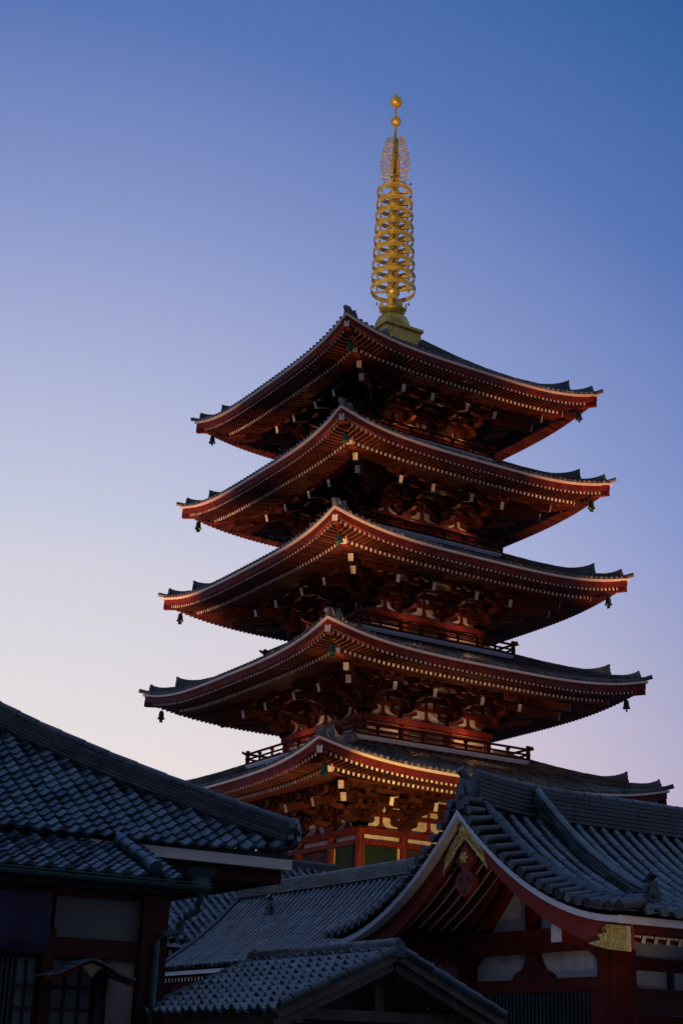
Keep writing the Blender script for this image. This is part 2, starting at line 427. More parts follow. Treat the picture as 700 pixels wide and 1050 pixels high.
    for k in range(4):
        R=sidemat(k)
        for zz,hh,o in bands:
            r=hb+o; fr.beam(R@Vector((-r-.0,-hb+.06-o/2,zz-.0+.0015*k)),R@Vector((r+.0,-hb+.06-o/2,zz+.0015*k)),.2+o,hh,0)
        for x in cols[:-1]:
            p=R@Vector((x,-hb,0)); COLP.append((p.x,p.y,z0-.2,zd-.12))
        for x0,x1 in zip(cols[:-1],cols[1:]):
            xm=(x0+x1)/2
            # struts over the beam between the brackets: post with flared foot
            fr.prism([(-.07,0),(-.07,.62),(.07,.62),(.07,0),(.07,0)][:4][::-1],R@Vector((xm,-hb+.11,zd+.1)),R.to_3x3()@Vector((1,0,0)),(0,0,1),.12,0)
            fr.prism([(-.3,0),(-.26,.12),(-.1,.2),(-.06,.34),(.06,.34),(.1,.2),(.26,.12),(.3,0)][::-1],R@Vector((xm,-hb+.08,zd+.1)),R.to_3x3()@Vector((1,0,0)),(0,0,1),.12,0)
            fr.prism([(-.06,0),(-.06,.5),(.06,.5),(.06,0)][::-1],R@Vector((xm,-hb+.11,zd+.8)),R.to_3x3()@Vector((1,0,0)),(0,0,1),.12,0)
        # openings
        mid=(cols[1]+.2,cols[2]-.2)
        zt=(zd-.38) if i else zd-.63; zb=(z0+.33) if i else zd-2.42
        def panel(xa,xb,za,zb_,dep,m):
            a=R@Vector((xa,-hb+dep,za)); b=R@Vector((xb,-hb+dep+.05,zb_)); dr.b2((min(a.x,b.x),min(a.y,b.y),min(a.z,b.z)),(max(a.x,b.x),max(a.y,b.y),max(a.z,b.z)),m)
        panel(mid[0],mid[1],zb,zt,.05,2)
        for q in range(3):
            xx=mid[0]+(mid[1]-mid[0])*q/2
            panel(xx-.04,xx+.04,zb,zt,.005,1)
        for (xa,xb) in ((cols[0]+.28,cols[1]-.28),(cols[2]+.28,cols[3]-.28)):
            if i==0:
                panel(xa,xb,zb,zt,.06,0)
                nb=int((xb-xa)/.09)
                for q in range(nb): panel(xa+.09*q+.01,xa+.09*q+.055,zb,zt,.02,0)
                for x_ in (xa-.08,xb+.04): panel(x_,x_+.05,zb,zt,.01,3)
            else:
                for zz in (zb+.12,(zb+zt)/2): panel(xa,xb,zz,zz+.06,.03,1)
    fr.build('beam_frame',M['red'],wall)
    c0=None
    for (cx_,cy_,za_,zb_) in COLP:
        if c0 is None:
            co=MB(); co.tube([(0,0,za_),(0,0,zb_)],.2 if i==0 else .17,14,0); c0=co.build('column',M['red'],wall); o=c0
        else:
            o=c0.copy(); C.objects.link(o)
        o.parent=wall; o.location=(cx_,cy_,0)
    dr.build('door_panel',[M['green'],M['red_dull'],M['dark'],M['trim']],wall)
    # balcony with balustrade
    if i:
        b=BAL[i]; bz=BALZ[i]; fl=MB()
        fl.b2((-b,-b,bz-.03),(b,b,bz+.08),0)
        fl.b2((-b+.04,-b+.04,bz-.10),(b-.04,b-.04,bz-.032),1)
        fl.b2((-b+.35,-b+.35,bz-.62),(b-.35,b-.35,bz-.102),2)
        for k in range(4):
            R=sidemat(k)
            for j in range(int(2*b/.5)):
                x=-b+.3+j*.5; fl.box((0,0,0),(.14,.4,.14),2,M=R@Matrix.Translation((x,-b+.26,bz-.18)))
        fl.build('balcony_floor',[M['steel'],M['steel'],M['red_dull']],pag)
        bl=MB()
        for k in range(4):
            R=sidemat(k); r=b-.12
            for zz,w,e in ((.16,.11,.1),(.38,.10,.12),(.63,.12,.32)):
                pts=[(-r-e,-r,bz+zz+.002*(k%2)+(.06 if e>.3 else 0)),(-r-e*.3,-r,bz+zz+.002*(k%2)),(r+e*.3,-r,bz+zz+.002*(k%2)),(r+e,-r,bz+zz+.002*(k%2)+(.06 if e>.3 else 0))]
                bl.tube([R@Vector(p) for p in pts],w/2,6,0)
            bl.beam(R@Vector((-r,-r,bz+.12)),R@Vector((r,-r,bz+.12)),.1,.08,0)
        bal=bl.build('balustrade',M['red_dull'],pag)
        pm=None
        nps=max(4,int(round(2*(b-.12)/1.15)))
        for k in range(4):
            R=sidemat(k); r=b-.12
            for j in range(nps):
                x=-r+2*r*j/nps; p=R@Vector((x,-r,bz+.08)); corner=(j==0)
                key='c' if corner else 'p'
                if pm is None: pm={}
                if key not in pm:
                    pb=MB(); w=.15 if corner else .09; hgt=.72 if corner else .5
                    pb.box((0,0,hgt/2),(w,w,hgt),0); 
                    if not corner: masu(pb,(0,0,hgt-.12),.16,.1,0)
                    o=pb.build('post',[M['red_dull'],M['white']],None); pm[key]=o
                else:
                    o=pm[key].copy(); C.objects.link(o)
                o.parent=bal; o.location=p
    ROOFS.append((S,h,Dtop))

# base of the pagoda
pb=MB(); pb.b2((-7.2,-7.2,0),(7.2,7.2,5.8),0); pb.b2((-7.5,-7.5,5.8),(7.5,7.5,6.1),0); pb.b2((-4.6,-4.6,6.1),(4.6,4.6,6.9),0)
pb.build('podium',M['granite'],pag)

# spire
sp=MB(); G=M['gold']
sp.b2((-1.1,-1.1,36.8),(1.1,1.1,37.86),0); sp.b2((-1.2,-1.2,37.86),(1.2,1.2,38.02),0); sp.b2((-1.02,-1.02,37.7),(1.02,1.02,37.78),0)
spire=sp.build('spire',G,pag,'golden ringed spire crowned by openwork flames and two balls')
dm=MB(); dm.lathe([(.98,38.02),(.98,38.2),(.93,38.5),(.8,38.8),(.55,38.98),(.4,39.02)],n=28)
dm.build('dome',G,spire)
lo=MB(); lo.lathe([(.3,39.0),(.5,39.1),(.66,39.28),(.72,39.36),(.60,39.38),(.25,39.3)],n=24)
for k in range(8):
    t=2*PI*k/8; d=Vector((math.cos(t),math.sin(t),0)); 
    lo.prism([(-.1,0),(-.16,.12),(-.1,.28),(0,.42),(.1,.28),(.16,.12),(.1,0)][::-1],d*.7+Vector((0,0,39.32)),d.cross(Vector((0,0,1))),(Vector((0,0,1))+d*.12),.04,0)
lo.build('lotus_collar',G,spire)
sh=MB(); sh.lathe([(.38,39.3),(.31,39.6),(.29,40.0),(.24,46.8),(.2,47.2),(.2,47.22),(.27,47.3),(.26,48.6),(.2,48.9),(.17,50.2),(.06,50.25),(.05,52.4)],n=16)
for k in range(9): sh.lathe([(.26,-.15),(.36,-.11),(.36,.11),(.26,.15)],(0,0,40.35+k*.757+.1),n=14)
sh.build('shaft',G,spire)
rings=None
for k in range(9):
    z=40.38+k*.757; r=1.2-.235*k/8
    rg=MB(); n=40
    rg.lathe([(r,.06),(r,.27),(r-.035,.27),(r-.035,.06),(r,.06)],(0,0,z),n,smooth=False)
    rg.lathe([(r,.26),(r+.03,.27),(r+.03,.30),(r-.05,.30),(r-.03,.26)],(0,0,z),n,smooth=False)
    for q in range(4):
        t=PI/4+q*PI/2; d=Vector((math.cos(t),math.sin(t),0))
        rg.beam(d*.2+Vector((0,0,z+.17)),d*(r-.02)+Vector((0,0,z+.17)),.07,.12,0)
        rg.tube([d*.45+Vector((0,0,z+.2)),d*.62+d.cross(Vector((0,0,1)))*.16+Vector((0,0,z+.2)),d*.85+Vector((0,0,z+.2))],.035,5,0)
    ro=rg.build('ring',G,spire)
    
    bl=MB()
    for q in range(4):
        t=q*PI/2+.2; d=Vector((math.cos(t),math.sin(t),0))
        bl.lathe([(.0,-.02),(.035,-.06),(.05,-.16),(.065,-.2),(.0,-.2)],d*(r+.03)+Vector((0,0,z-.0)),7)
    # small bells stay part of the ring
    me=bl.build('ring_bells' if False else 'bell_fringe',M['gold'],spire)
# openwork flames: four pierced plates built of curling tendrils
fl=MB(); rnd=random.Random(3)
def outline(z): # half width at height 0..1
    return .30+.62*math.sin(PI*min(1,(z*.80+.16)))**.8 if z<.97 else .45
for q in range(4):
    t=PI/4+q*PI/2+.0; d=Vector((math.cos(t),math.sin(t),0))
    H=3.35; zb=46.95
    for a in range(15):
        for b in range(6):
            z=(a+.5)/15; w=.86*(outline(z)); x=.22+(w-.22)*(b+.35+rnd.random()*.3)/6+.03
            if x>w: continue
            c=d*x+Vector((0,0,zb+z*H+rnd.uniform(-.05,.05)+.18*x)); R0=rnd.uniform(.055,.10); st=rnd.uniform(0,2*PI); sg=rnd.choice((-1,1))
            pts=[c+d*math.cos(st+sg*v)*R0*(1-.09*v)+Vector((0,0,1))*math.sin(st+sg*v)*R0*(1-.09*v)*1.2 for v in (0,.9,1.8,2.7,3.6,4.5,5.4)]
            fl.tube(pts,.021,4,0,caps=False)
    for a in range(9):
        z=.03+a/9.5; w=.86*outline(z)
        pts=[d*(.2+(w-.2)*u)+Vector((0,0,zb+z*H+.38*u*u+.03*math.sin(u*9+a))) for u in (0,.25,.5,.75,1)]
        fl.tube(pts,[.03,.028,.024,.02,.014],4,0,caps=False)
    pts=[d*.86*outline(zz/10)+Vector((0,0,zb+zz/10*H+.3)) for zz in range(1,10)]
    fl.tube(pts,.016,4,0,caps=False)
fl.build('flame_plate',M['gold'],spire)
bb=MB()
for q in range(4):
    t=PI/4+q*PI/2; d=Vector((math.cos(t),math.sin(t),0))
    bb.lathe([(0,.0),(.04,-.05),(.06,-.16),(.0,-.17)],d*.88+Vector((0,0,47.25)),8)
bb.build('pendant_bell',M['bell'],spire)
for z,r in ((51.35,.31),(52.66,.36)):
    jb=MB(); jb.lathe([(.0,-r*.95),(r*.45,-r*.85),(r*.85,-r*.5),(r,0),(r*.88,r*.42),(r*.6,r*.78),(r*.3,r*1.05),(r*.12,r*1.4),(0.0,r*1.85)],(0,0,z),18); jb.build('jewel',G,spire)

# wind bells under the roof corners (things that hang: top level)
wm=MB()
wm.tube([(0,0,.0),(0,0,-.2)],.012,5,0); wm.lathe([(0,-.18),(.05,-.2),(.10,-.24),(.125,-.34),(.14,-.5),(.18,-.6),(.19,-.62),(.15,-.6),(.1,-.3),(0,-.22)],n=14)
wm.tube([(0,0,-.4),(0,0,-.68)],.01,4,0)
wm2=MB(); wm2.box((0,0,-.72),(.2,.015,.14),0)
CN=[(-1,-1,'near'),(1,-1,'right'),(-1,1,'left')]
ORD=['lowest','second lowest','middle','second highest','topmost']
WB=None
for i in range(5):
    for sx,sy,nm in CN:
        if (i==0 and nm=='left'): continue
        k=HH[i]-.62
        if WB is None:
            WB=thing('wind_bell','', 'wind bell',(0,0,0)); a=wm.build('bell_body',M['bell'],WB); b=wm2.build('clapper_plate',M['bell'],WB); o=WB
        else:
            o=WB.copy(); C.objects.link(o)
            for ch in (a,b):
                c=ch.copy(); C.objects.link(c); c.parent=o
        o.location=(sx*k,sy*k,ZC[i]-.60)
        o.rotation_euler=(0,0,random.uniform(0,3))
        where={'near':'front corner','right':'right corner','left':'left corner'}[nm]
        o['label']='green bronze bell hanging at the %s of the %s roof'%(where,ORD[i]); o['group']='wind bells hanging from the pagoda roof corners'

# ------------------------------------------------------------------ RIGHT HALL (gable faces -x)
hall=thing('temple_hall','red and white temple hall whose tiled gable carries gold fittings','temple hall',(-20,-39,0))
YR=-39.0; XV=-24.55; XE=-12.0
def zt(d): d=abs(d); return 5.40-.95*d+.118*d*d      # underside line of the roof at distance d from the ridge
DE=3.86
def Srx(sign):
    def S(s,d):  # s = x, d measured from eave upslope
        y=DE-d; lift=.16*max(0,(XV+2.2-s)/2.2)**2
        return Vector((s,YR-sign*y,zt(y)+.16+ (.0)+lift*.35))
    return S
rb=MB()
for sign in (1,-1):
    S=Srx(sign); lim=lambda d:(XV+.42,XE)
    pan_rows(rb,S,XV+.42,XE,.28,DE-.12,.28,lim,PAN,.03,0)
    cover_tubes(rb,S,XV+.42+.0,XE,.28,DE-.12,.30,lim,.072,0,8,d0=-.05,off=.02)
    # under sheet closing the roof
    n=10
    for j in range(n):
        y0=DE*j/n; y1=DE*(j+1)/n
        vs=[(XV,YR-sign*y0,zt(y0)+.10),(XE,YR-sign*y0,zt(y0)+.10),(XE,YR-sign*y1,zt(y1)+.10),(XV,YR-sign*y1,zt(y1)+.10)]
        rb.add([Vector(v) for v in vs],[(0,1,2,3)],1)
hroof=rb.build('roof',[M['tile'],M['dark']],hall)
# verge: short round tiles laid across the gable edge + a long round tile behind them
for sign in (1,-1):
    vg=MB(); S=Srx(sign); d=.02
    while d<DE-.28:
        p,nn=nrm(S,XV+.05,d); p2,n2=nrm(S,XV+.36,d); r=.066
        vg.tube([p+nn*.0+Vector((-.10,0,.02)),p2+nn*.10+Vector((0,0,.02))],[r*1.08,r*.95],10,0)
        vg.tube([p+Vector((-.12,0,.02)),p+Vector((-.09,0,.02))],r*1.12,12,0)
        p3,n3=nrm(S,XV+.02,d+.11)
        vg.box((0,0,0),(.34,.12,.03),0,M=Matrix.Translation(p3+n3*-.03+Vector((.12,0,0)))@Matrix.Rotation(math.atan2(n3.y,n3.z)*-1,4,'X'))
        d+=.215
    for k in range(9):
        a=(DE-.1)*k/9; b=(DE-.1)*(k+1)/9
        pa,na=nrm(S,XV+.42,a); pb_,nb_=nrm(S,XV+.42,b)
        vg.tube([pa+na*.13,pb_+nb_*.13],[.10,.092],10,0)
    vg.build('verge_tiles',M['tile_dark'],hroof)
# white edging board along the verge and eaves
we=MB()
def verge_strip(mb,x0,x1,t0,t1,m=0,ymax=2.5,n=18,ends=None,y0=0.0,signs=(1,-1)):
    for sign in signs:
        for j in range(n):
            a=y0+(ymax-y0)*j/n; b=y0+(ymax-y0)*(j+1)/n
            vs=[]
            for x in (x0,x1):
                for y,t in ((a,t0),(a,t1),(b,t1),(b,t0)):
                    tt=t(y) if callable(t) else t
                    vs.append(Vector((x,YR-sign*y,zt(y)+tt)))
            mb.add(vs,[(0,1,2,3),(7,6,5,4),(0,4,5,1),(3,2,6,7),(1,5,6,2),(0,3,7,4)],m)
verge_strip(we,XV,XV+.3,.10,.01,0,3.72)
for sign in (1,-1):
    we.b2((XV+.0,YR-sign*3.80,zt(3.72)-.0),(XE,YR-sign*3.722,zt(3.72)+.105),0)
we.build('edge_board',M['steel'],hroof)
# bargeboards: curved, deeper toward the foot
BG={}; XB=XV+.18
for sign in (1,-1):
    bgm=MB(); verge_strip(bgm,XB,XB+.1,.008,lambda y:-.31-.03*y/3.7,0,3.74,signs=(sign,))
    BG[sign]=bgm.build('bargeboard',M['red_bright'],hroof)
    b2m=MB(); verge_strip(b2m,XB+.14,XB+.2,-.002,lambda y:-.22,0,3.6,signs=(sign,)); b2m.build('inner_bargeboard',M['red_dull'],hroof)
barge=BG[1]
# gold fittings on the bargeboard
gd=MB()
for sign in (1,-1):
    up=[(0,-.17),(.07,-.10),(.16,-.13),(.22,-.08),(.30,-.12),(.36,-.09),(.43,-.16),(.47,-.14),(.52,-.24),(.60,-.36)]
    dn=[(.50,-.335),(.30,-.325),(.15,-.325),(.0,-.345)]
    poly=[(y,zt(y)-5.0+t) for y,t in up+dn]
    if sign==1: gd.prism(poly[::-1],(XB-.02,YR,5.0),(0,-1,0),(0,0,1),.03,0)
    else: gd.prism(poly,(XB-.021,YR,5.0),(0,1,0),(0,0,1),.03,0)
gd.tube([(XB-.01,YR,5.17),(XB-.08,YR,5.17)],[.095,.075],12,0); gd.tube([(XB-.08,YR,5.17),(XB-.11,YR,5.17)],[.05,.02],10,0)
for a in range(5):
    t=PI*.15+a*PI*.7/4; gd.tube([(XB-.02,YR-.09*math.cos(t),5.17+.09*math.sin(t)),(XB-.04,YR-.15*math.cos(t),5.17+.16*math.sin(t))],[.035,.012],6,0)
for sign in (1,-1):
    for a in range(7):
        y=.12+.06*a; z=zt(y)-.22
        gd.tube([(XB-.045,YR-sign*(y+.03*math.cos(v*1.1+a)),z+.035*math.sin(v*1.1+a)) for v in range(5)],.010,4,0,caps=False)
gd.build('gable_crest',M['gilt'],barge)
for sign in (1,-1):
    ge=MB()
    ys=(2.95,3.22,3.16,3.34,3.32,3.78,3.78,3.4,3.1)
    ts=(-.345,-.26,-.19,-.15,-.03,-.03,-.37,-.365,-.36)
    poly=[(y,zt(y)-3.5+t) for y,t in zip(ys,ts)]
    if sign==1: ge.prism(poly[::-1],(XB-.025,YR,3.5),(0,-1,0),(0,0,1),.05,0)
    else: ge.prism(poly,(XB-.025,YR,3.5),(0,1,0),(0,0,1),.05,0)
    for (ya,ta),(yb,tb) in (((3.77,-.04),(3.77,-.36)),((3.0,-.345),(3.77,-.36)),((3.34,-.04),(3.77,-.04))):
        ge.tube([(XB-.055,YR-sign*ya,zt(ya)+ta),(XB-.055,YR-sign*yb,zt(yb)+tb)],.013,6,0)
    for a in range(7):
        for b in range(4):
            y=3.30+.068*a; z=zt(y)-.10-.068*b; R0=.026
            pts=[(XB-.053,YR-sign*(y+R0*math.cos(v*1.1+a+b)),z+R0*math.sin(v*1.1+a+b)) for v in range(5)]
            ge.tube(pts,.008,4,0,caps=False)
    ge.build('bargeboard_fitting',M['gilt'],BG[sign])
# pendant hanging from the gable peak
gp=MB()
poly=[(0,.05),(.24,-.22),(.13,-.30),(.07,-.36),(.14,-.40),(.23,-.47),(.25,-.56),(.21,-.66),(.12,-.73),(0,-.80),(-.12,-.73),(-.21,-.66),(-.25,-.56),(-.23,-.47),(-.14,-.40),(-.07,-.36),(-.13,-.30),(-.24,-.22)]
gp.prism(poly[::-1],(XB+.02,YR,4.92),(0,-1,0),(0,0,1),.09,0)
for sx in (-.10,.10): gp.tube([(XB-.02,YR+sx,4.40),(XB-.045,YR+sx,4.40)],[.05,.03],8,1)
gp.tube([(XB-.02,YR,4.24),(XB-.04,YR,4.24)],[.055,.03],8,1)
gpo=gp.build('gable_pendant',[M['red_bright'],M['dark']],hroof)
gg=MB()
for a in range(6):
    t=2*PI*a/6; gg.tube([(XB-.02,YR,4.74),(XB-.05,YR+.06*math.cos(t),4.74+.06*math.sin(t)),(XB-.03,YR+.10*math.cos(t),4.74+.10*math.sin(t))],[.015,.035,.008],6,0)
gg.tube([(XB-.02,YR,4.74),(XB-.09,YR,4.74)],[.055,.02],8,0); gg.build('pendant_boss',M['gilt'],gpo)
# overhang: rafters under the gable, pale edge strips, purlin ends
ov=MB()
for sign in (1,-1):
    for k in range(6):
        x=XV+.42+k*.235
        ys=[.05,.5,1.,1.5,2.0,2.6,3.2,3.66]
        for a,b in zip(ys[:-1],ys[1:]):
            ov.beam((x,YR-sign*a,zt(a)-.07),(x,YR-sign*b,zt(b)-.07),.09,.14,0)
            ov.beam((x+.05,YR-sign*a,zt(a)-.155),(x+.05,YR-sign*b,zt(b)-.155),.022,.03,1)  # light on the rafter's lower edge, put in as a pale strip
ov.build('verge_rafter_frame',[M['red_dull'],M['trim']],hroof)
for y in (-2.12,2.12,0): 
    pe=MB(); zz=3.46 if y else 5.0
    pe.beam((-22.9,YR+y,zz),(XV+.25,YR+y,zz),.24 if y else .18,.25,0,1)
    pe.build('purlin',RW,hall)
# front gable wall at x=-23
XW=-23.0
wl=MB(); 
poly=[(-2.1,0),(2.1,0),(2.1,zt(2.1)-.1),(1.5,zt(1.5)-.1),(.8,zt(.8)-.1),(0,zt(0)-.1),(-.8,zt(.8)-.1),(-1.5,zt(1.5)-.1),(-2.1,zt(2.1)-.1)]
wl.prism(poly,(XW+.12,YR,0),(0,-1,0),(0,0,1),.08,0)
wl.b2((XW+.1,YR-2.1,0),(XE-.8,YR-2.02,3.5),0); wl.b2((XW+.1,YR+2.02,0),(XE-.8,YR+2.1,3.5),0)
hw=wl.build('wall',M['plaster'],hall)
fr=MB()
def fb(ya,yb,za,zb,x0=XW-.06,x1=XW+.06,m=0): fr.b2((x0,min(ya,yb),za),(x1,max(ya,yb),zb),m)
fb(YR-2.2,YR+2.2,3.34,3.60,XW-.10,XW+.075); fb(YR-2.15,YR+2.15,3.60,3.70,XW-.14,XW+.07)
fb(YR-2.1,YR+2.1,2.72,2.93,XW-.08,XW+.07)
for s in (-1,1): fr.tube([(XW+.02,YR+s*1.8,0),(XW+.02,YR+s*1.8,3.34)],.20,16,0)
fb(YR-1.62,YR-1.40,0,2.72,XW-.05,XW+.05); fb(YR+1.62,YR+1.40,0,2.72,XW-.05,XW+.05)
# king post, diagonal struts
fb(YR-.12,YR+.12,3.70,4.9,XW-.07,XW+.06)
for s in (-1,1):
    fr.beam((XW,YR+s*1.35,3.68),(XW,YR+s*.42,4.55),.12,.2,0,up=(1,0,0)); 
    fr.beam((XW-.02,YR+s*2.0,3.55),(XW-.02,YR+s*.1,5.12),.12,.24,0,up=(1,0,0))
# frog-leg strut between the beams (leaves hexagonal plaster shapes)
fr.prism([(-.52,0),(-.42,.10),(-.24,.16),(-.16,.30),(-.12,.42),(.12,.42),(.16,.30),(.24,.16),(.42,.10),(.52,0)][::-1],(XW,YR,2.93),(0,-1,0),(0,0,1),.12,0)
for s in (-1,1):
    fr.prism([(0,0),(-.26,0),(-.20,.1),(-.30,.2),(-.42,.26),(-.62,.42),(0,.42)] if s==1 else [(0,0),(.26,0),(.20,.1),(.30,.2),(.42,.26),(.62,.42),(0,.42)][::-1],(XW,YR-s*2.0,2.93),(0,-1,0),(0,0,1),.13,0)
fr.build('timber_frame',M['red'],hw)
sl=MB(); sl.b2((XW-.0,YR-1.4,.4),(XW+.07,YR+1.4,2.70),1)
for k in range(30): 
    y=YR-1.38+k*.0945; sl.b2((XW-.06,y,.4),(XW-.012,y+.05,2.71),0)
sl.build('window_lattice',[M['slat'],M['dark']],hw)
# side wall toward the viewer (faces -y)
sd=MB(); YS=YR-2.1
sd.b2((XW-.1,YS-.06,3.02),(XE-.8,YS+.01,3.20),0); sd.b2((XW-.1,YS-.09,2.40),(XE-.8,YS+.012,2.76),0); 
for k in range(5):
    x=XW+k*2.4; sd.tube([(x,YS,0),(x,YS,3.3)],.2,14,0)
sd.b2((XW+.1,YS-.05,0),(XE-.8,YS+.008,2.38),2)
for k in range(5):
    x=XW+.95+k*1.9
    sd.b2((x-.05,YS-.05,2.76),(x+.05,YS+.009,3.02),0)
sd.build('side_frame',[M['red'],M['white'],M['red_dull']],hw)
rf=MB()
for s in (1,-1):
    x=XV+.45
    while x<XE-.2:
        rf.beam((x,YR-s*2.05,zt(2.05)-.16),(x,YR-s*3.5,zt(3.5)-.19),.07,.11,0,1); x+=.235
rf.b2((XB+.2,YR-3.66,zt(3.66)-.10),(XE,YR-3.60,zt(3.66)+.02),0)
rf.build('eave_rafter_frame',RW,hroof)
# main ridge with upswept end + ridge-end tile
rd=MB()
def rz(x): return 5.47+.17*max(0,(-22.6-x)/2)**2*1.2
pts=[(x,YR,rz(x)+.02) for x in (XV+.3,-23.8,-23.3,-22.6,-20,-17,XE)]
ridge_stack(rd,pts,.44,.50,7,0,.075,seg=.33)
rd.build('ridge',M['tile_dark'],hroof)
ro=MB()
onigawara(ro,(XV+.14,YR,5.45),(-1,0,0),.34,.62,0,tube=.35)
for s in (1,-1):   # fin tiles stepping down beside it
    for k in range(3): ro.tube([(XV+.02,YR-s*(.24+.06*k),5.62-.16*k),(XV+.3,YR-s*(.24+.06*k),5.62-.16*k)],.075,10,0)
ro.build('ridge_end_tile',M['tile_dark'],hroof)
# descending ridge on the slope, with its own end tile
for s in (1,-1):
    dg=MB(); S=Srx(s); pts=[]
    for d in (DE-.05,DE-.5,DE-.9,DE-1.3,DE-1.7,DE-2.1,DE-2.45):
        tt=max(0,(d-1.4)/2.3); p=S(-22.75-.24*tt,d); pts.append(p+Vector((0,0,.06+.26*tt**1.5)))
    ridge_stack(dg,pts,.18,.13,3,0,.07,seg=.3)
    dg.build('descending_ridge',M['tile'],hroof)
    e=MB(); onigawara(e,pts[-1]+Vector((0,-s*.06,-.10)),(0,-s,0),.30,.44,0,tube=.42); e.build('ridge_end_tile',M['tile_dark'],hroof)

# ------------------------------------------------------------------ LEFT HALL
lh=thing('shrine_office','long building with two overlapping blue grey tiled roofs and red posts','temple building',(-32,-38,0))
X1=-27.5; Y0=-38.9; X0L=-46; Y1=-27.9
def prof_u(d): return .50*d+.022*d*d
def Sf(s,d): return Vector((s,Y0+d,4.50+prof_u(d)+.14*max(0,(s+d-(X1-2.0))/2.0)**2*max(0,1-d/3)))
def Ss(s,d): return Vector((X1-d,s,4.50+prof_u(d)+.14*max(0,(-s+d-(-Y0-2.0))/2.0)**2*max(0,1-d/3)))
DU=5.5
ur=MB()
pan_rows(ur,Sf,X0L,X1,.25,DU,.18,lambda d:(X0L,X1-max(0,d)),SPAN,.032,0,d0=-.03)
pan_rows(ur,Ss,Y0,Y1,.25,DU,.18,lambda d:(Y0+max(0,d),Y1-max(0,d)),SPAN,.032,0,d0=-.03)
back=[Vector((X0L,Y1,4.5)),Vector((X1,Y1,4.5)),Vector((X1-5.5,Y0+5.5,4.5+prof_u(5.5))),Vector((X0L,Y0+5.5,4.5+prof_u(5.5)))]
ur.add(back,[(0,1,2,3)],0)
uro=ur.build('upper_roof',M['tile'],lh)
rg=MB(); hp=[]
for d in (.08,.5,1,1.6,2.3,3.2,4.2,5.4):
    hp.append(Sf(X1-d,d)+Vector((0,0,.02)))
ridge_stack(rg,hp,.35,.25,5,0,.08,seg=.36)
onigawara(rg,hp[0]+Vector((.06,-.06,-.03)),(1,-1,0),.34,.40,0,tube=0)
rg.build('hip_ridge',M['tile_dark'],uro)
r2=MB(); ridge_stack(r2,[(X1-5.4,Y0+5.5,4.5+prof_u(5.5)),(X0L,Y0+5.5,4.5+prof_u(5.5))],.5,.5,6,0,.1,seg=.6); r2.build('main_ridge',M['tile_dark'],uro)
et=MB()
et.b2((-30.95,Y0+.02,4.28),(X1-.04,Y0+.12,4.43),0); et.b2((X1-.12,Y0+.13,4.28),(X1-.02,Y1,4.43),0)
et.build('eave_trim',M['trim'],uro)
ef=MB(); ef.b2((-30.9,Y0+.16,4.08),(X1-.14,Y0+.28,4.278),0); ef.b2((X1-.28,Y0+.29,4.08),(X1-.16,Y1,4.278),0)
ef.b2((X0L,Y0+.3,4.22),(X1-.3,Y1-.1,4.29),1)
ef.b2((X0L,Y0+.05,4.435),(X1-.1,Y0+.3,4.512),1); ef.b2((X1-.3,Y0+.3,4.435),(X1-.05,Y1,4.512),1)
for k in range(14):
    y=Y0+.6+k*.6; ef.b2((-30.6,y,4.10),(X1-.3,y+.09,4.215),1)
ef.build('eave_fascia',[M['red_deep'],M['dark']],uro)
bw=MB(); bw.b2((X0L,-39.86,0),(-30.3,-29,3.62),0); bw.b2((X0L,-38.3,3.62),(-30.6,-29.2,4.2),0)
wallL=bw.build('wall',M['wallc'],lh)
# lower roof
YL=-40.25; XL=-30.05
def Gf(s,d): return Vector((s,YL+d,3.83+.40*d))
lr=MB()
pan_rows(lr,Gf,X0L,XL,.265,1.45,.155,lambda d:(X0L,XL),SPAN,.028,0,d0=-.03)
lr.b2((X0L,YL+.1,3.78),(XL-.02,YL+.2,3.83),0)
lr.prism([(.1,3.76),(1.4,3.76),(1.4,4.36),(.1,3.86)],(XL-.06,YL,0),(0,1,0),(0,0,1),.05,0)
lro=lr.build('lower_roof',M['tile'],lh)
lg=MB()
for k in range(5):
    a=.04+k*.27; b=a+.28
    lg.tube([Gf(-30.40,a)+Vector((0,0,.10)),Gf(-30.40,b)+Vector((0,0,.10))],[.10,.088],12,0)
lg.build('descending_ridge',M['tile'],lro)
le=MB(); le.b2((X0L,YL+.06,3.70),(XL-.05,YL+.14,3.79),0); le.b2((X0L,YL+.12,3.62),(XL-.1,-39.9,3.69),0); le.b2((XL-.14,YL+.15,3.62),(XL-.06,-33,3.79),0)
le.build('eave_board',M['dark'],lro)
# gutter and downpipe
gt=MB()
n=8
def gutter(mb,p,q,r=.06):
    p,q=Vector(p),Vector(q); t=(q-p).normalized(); sd=t.cross(Vector((0,0,1)))
    vs=[]
    for c in (p,q):
        for rr in (r,r*.8):
            for k in range(n+1):
                a=PI+PI*k/n; vs.append(c+sd*math.cos(a)*rr+Vector((0,0,math.sin(a)*rr)))
    m_=n+1; fs=[]
    for k in range(n):
        fs.append((k,k+1,2*m_+k+1,2*m_+k)); fs.append((m_+k+1,m_+k,3*m_+k,3*m_+k+1))
    fs.append((0,2*m_,3*m_,m_)); fs.append((n,m_+n,3*m_+n,2*m_+n))
    mb.add(vs,fs,0)
gutter(gt,(X0L,YL-.03,3.79),(-29.62,YL-.03,3.76))
gt.b2((X0L,YL-.10,3.785),(-29.62,YL-.085,3.80),0)
guo=gt.build('gutter',M['copper'],lh)
hd=MB(); hx,hy=-29.69,-40.15
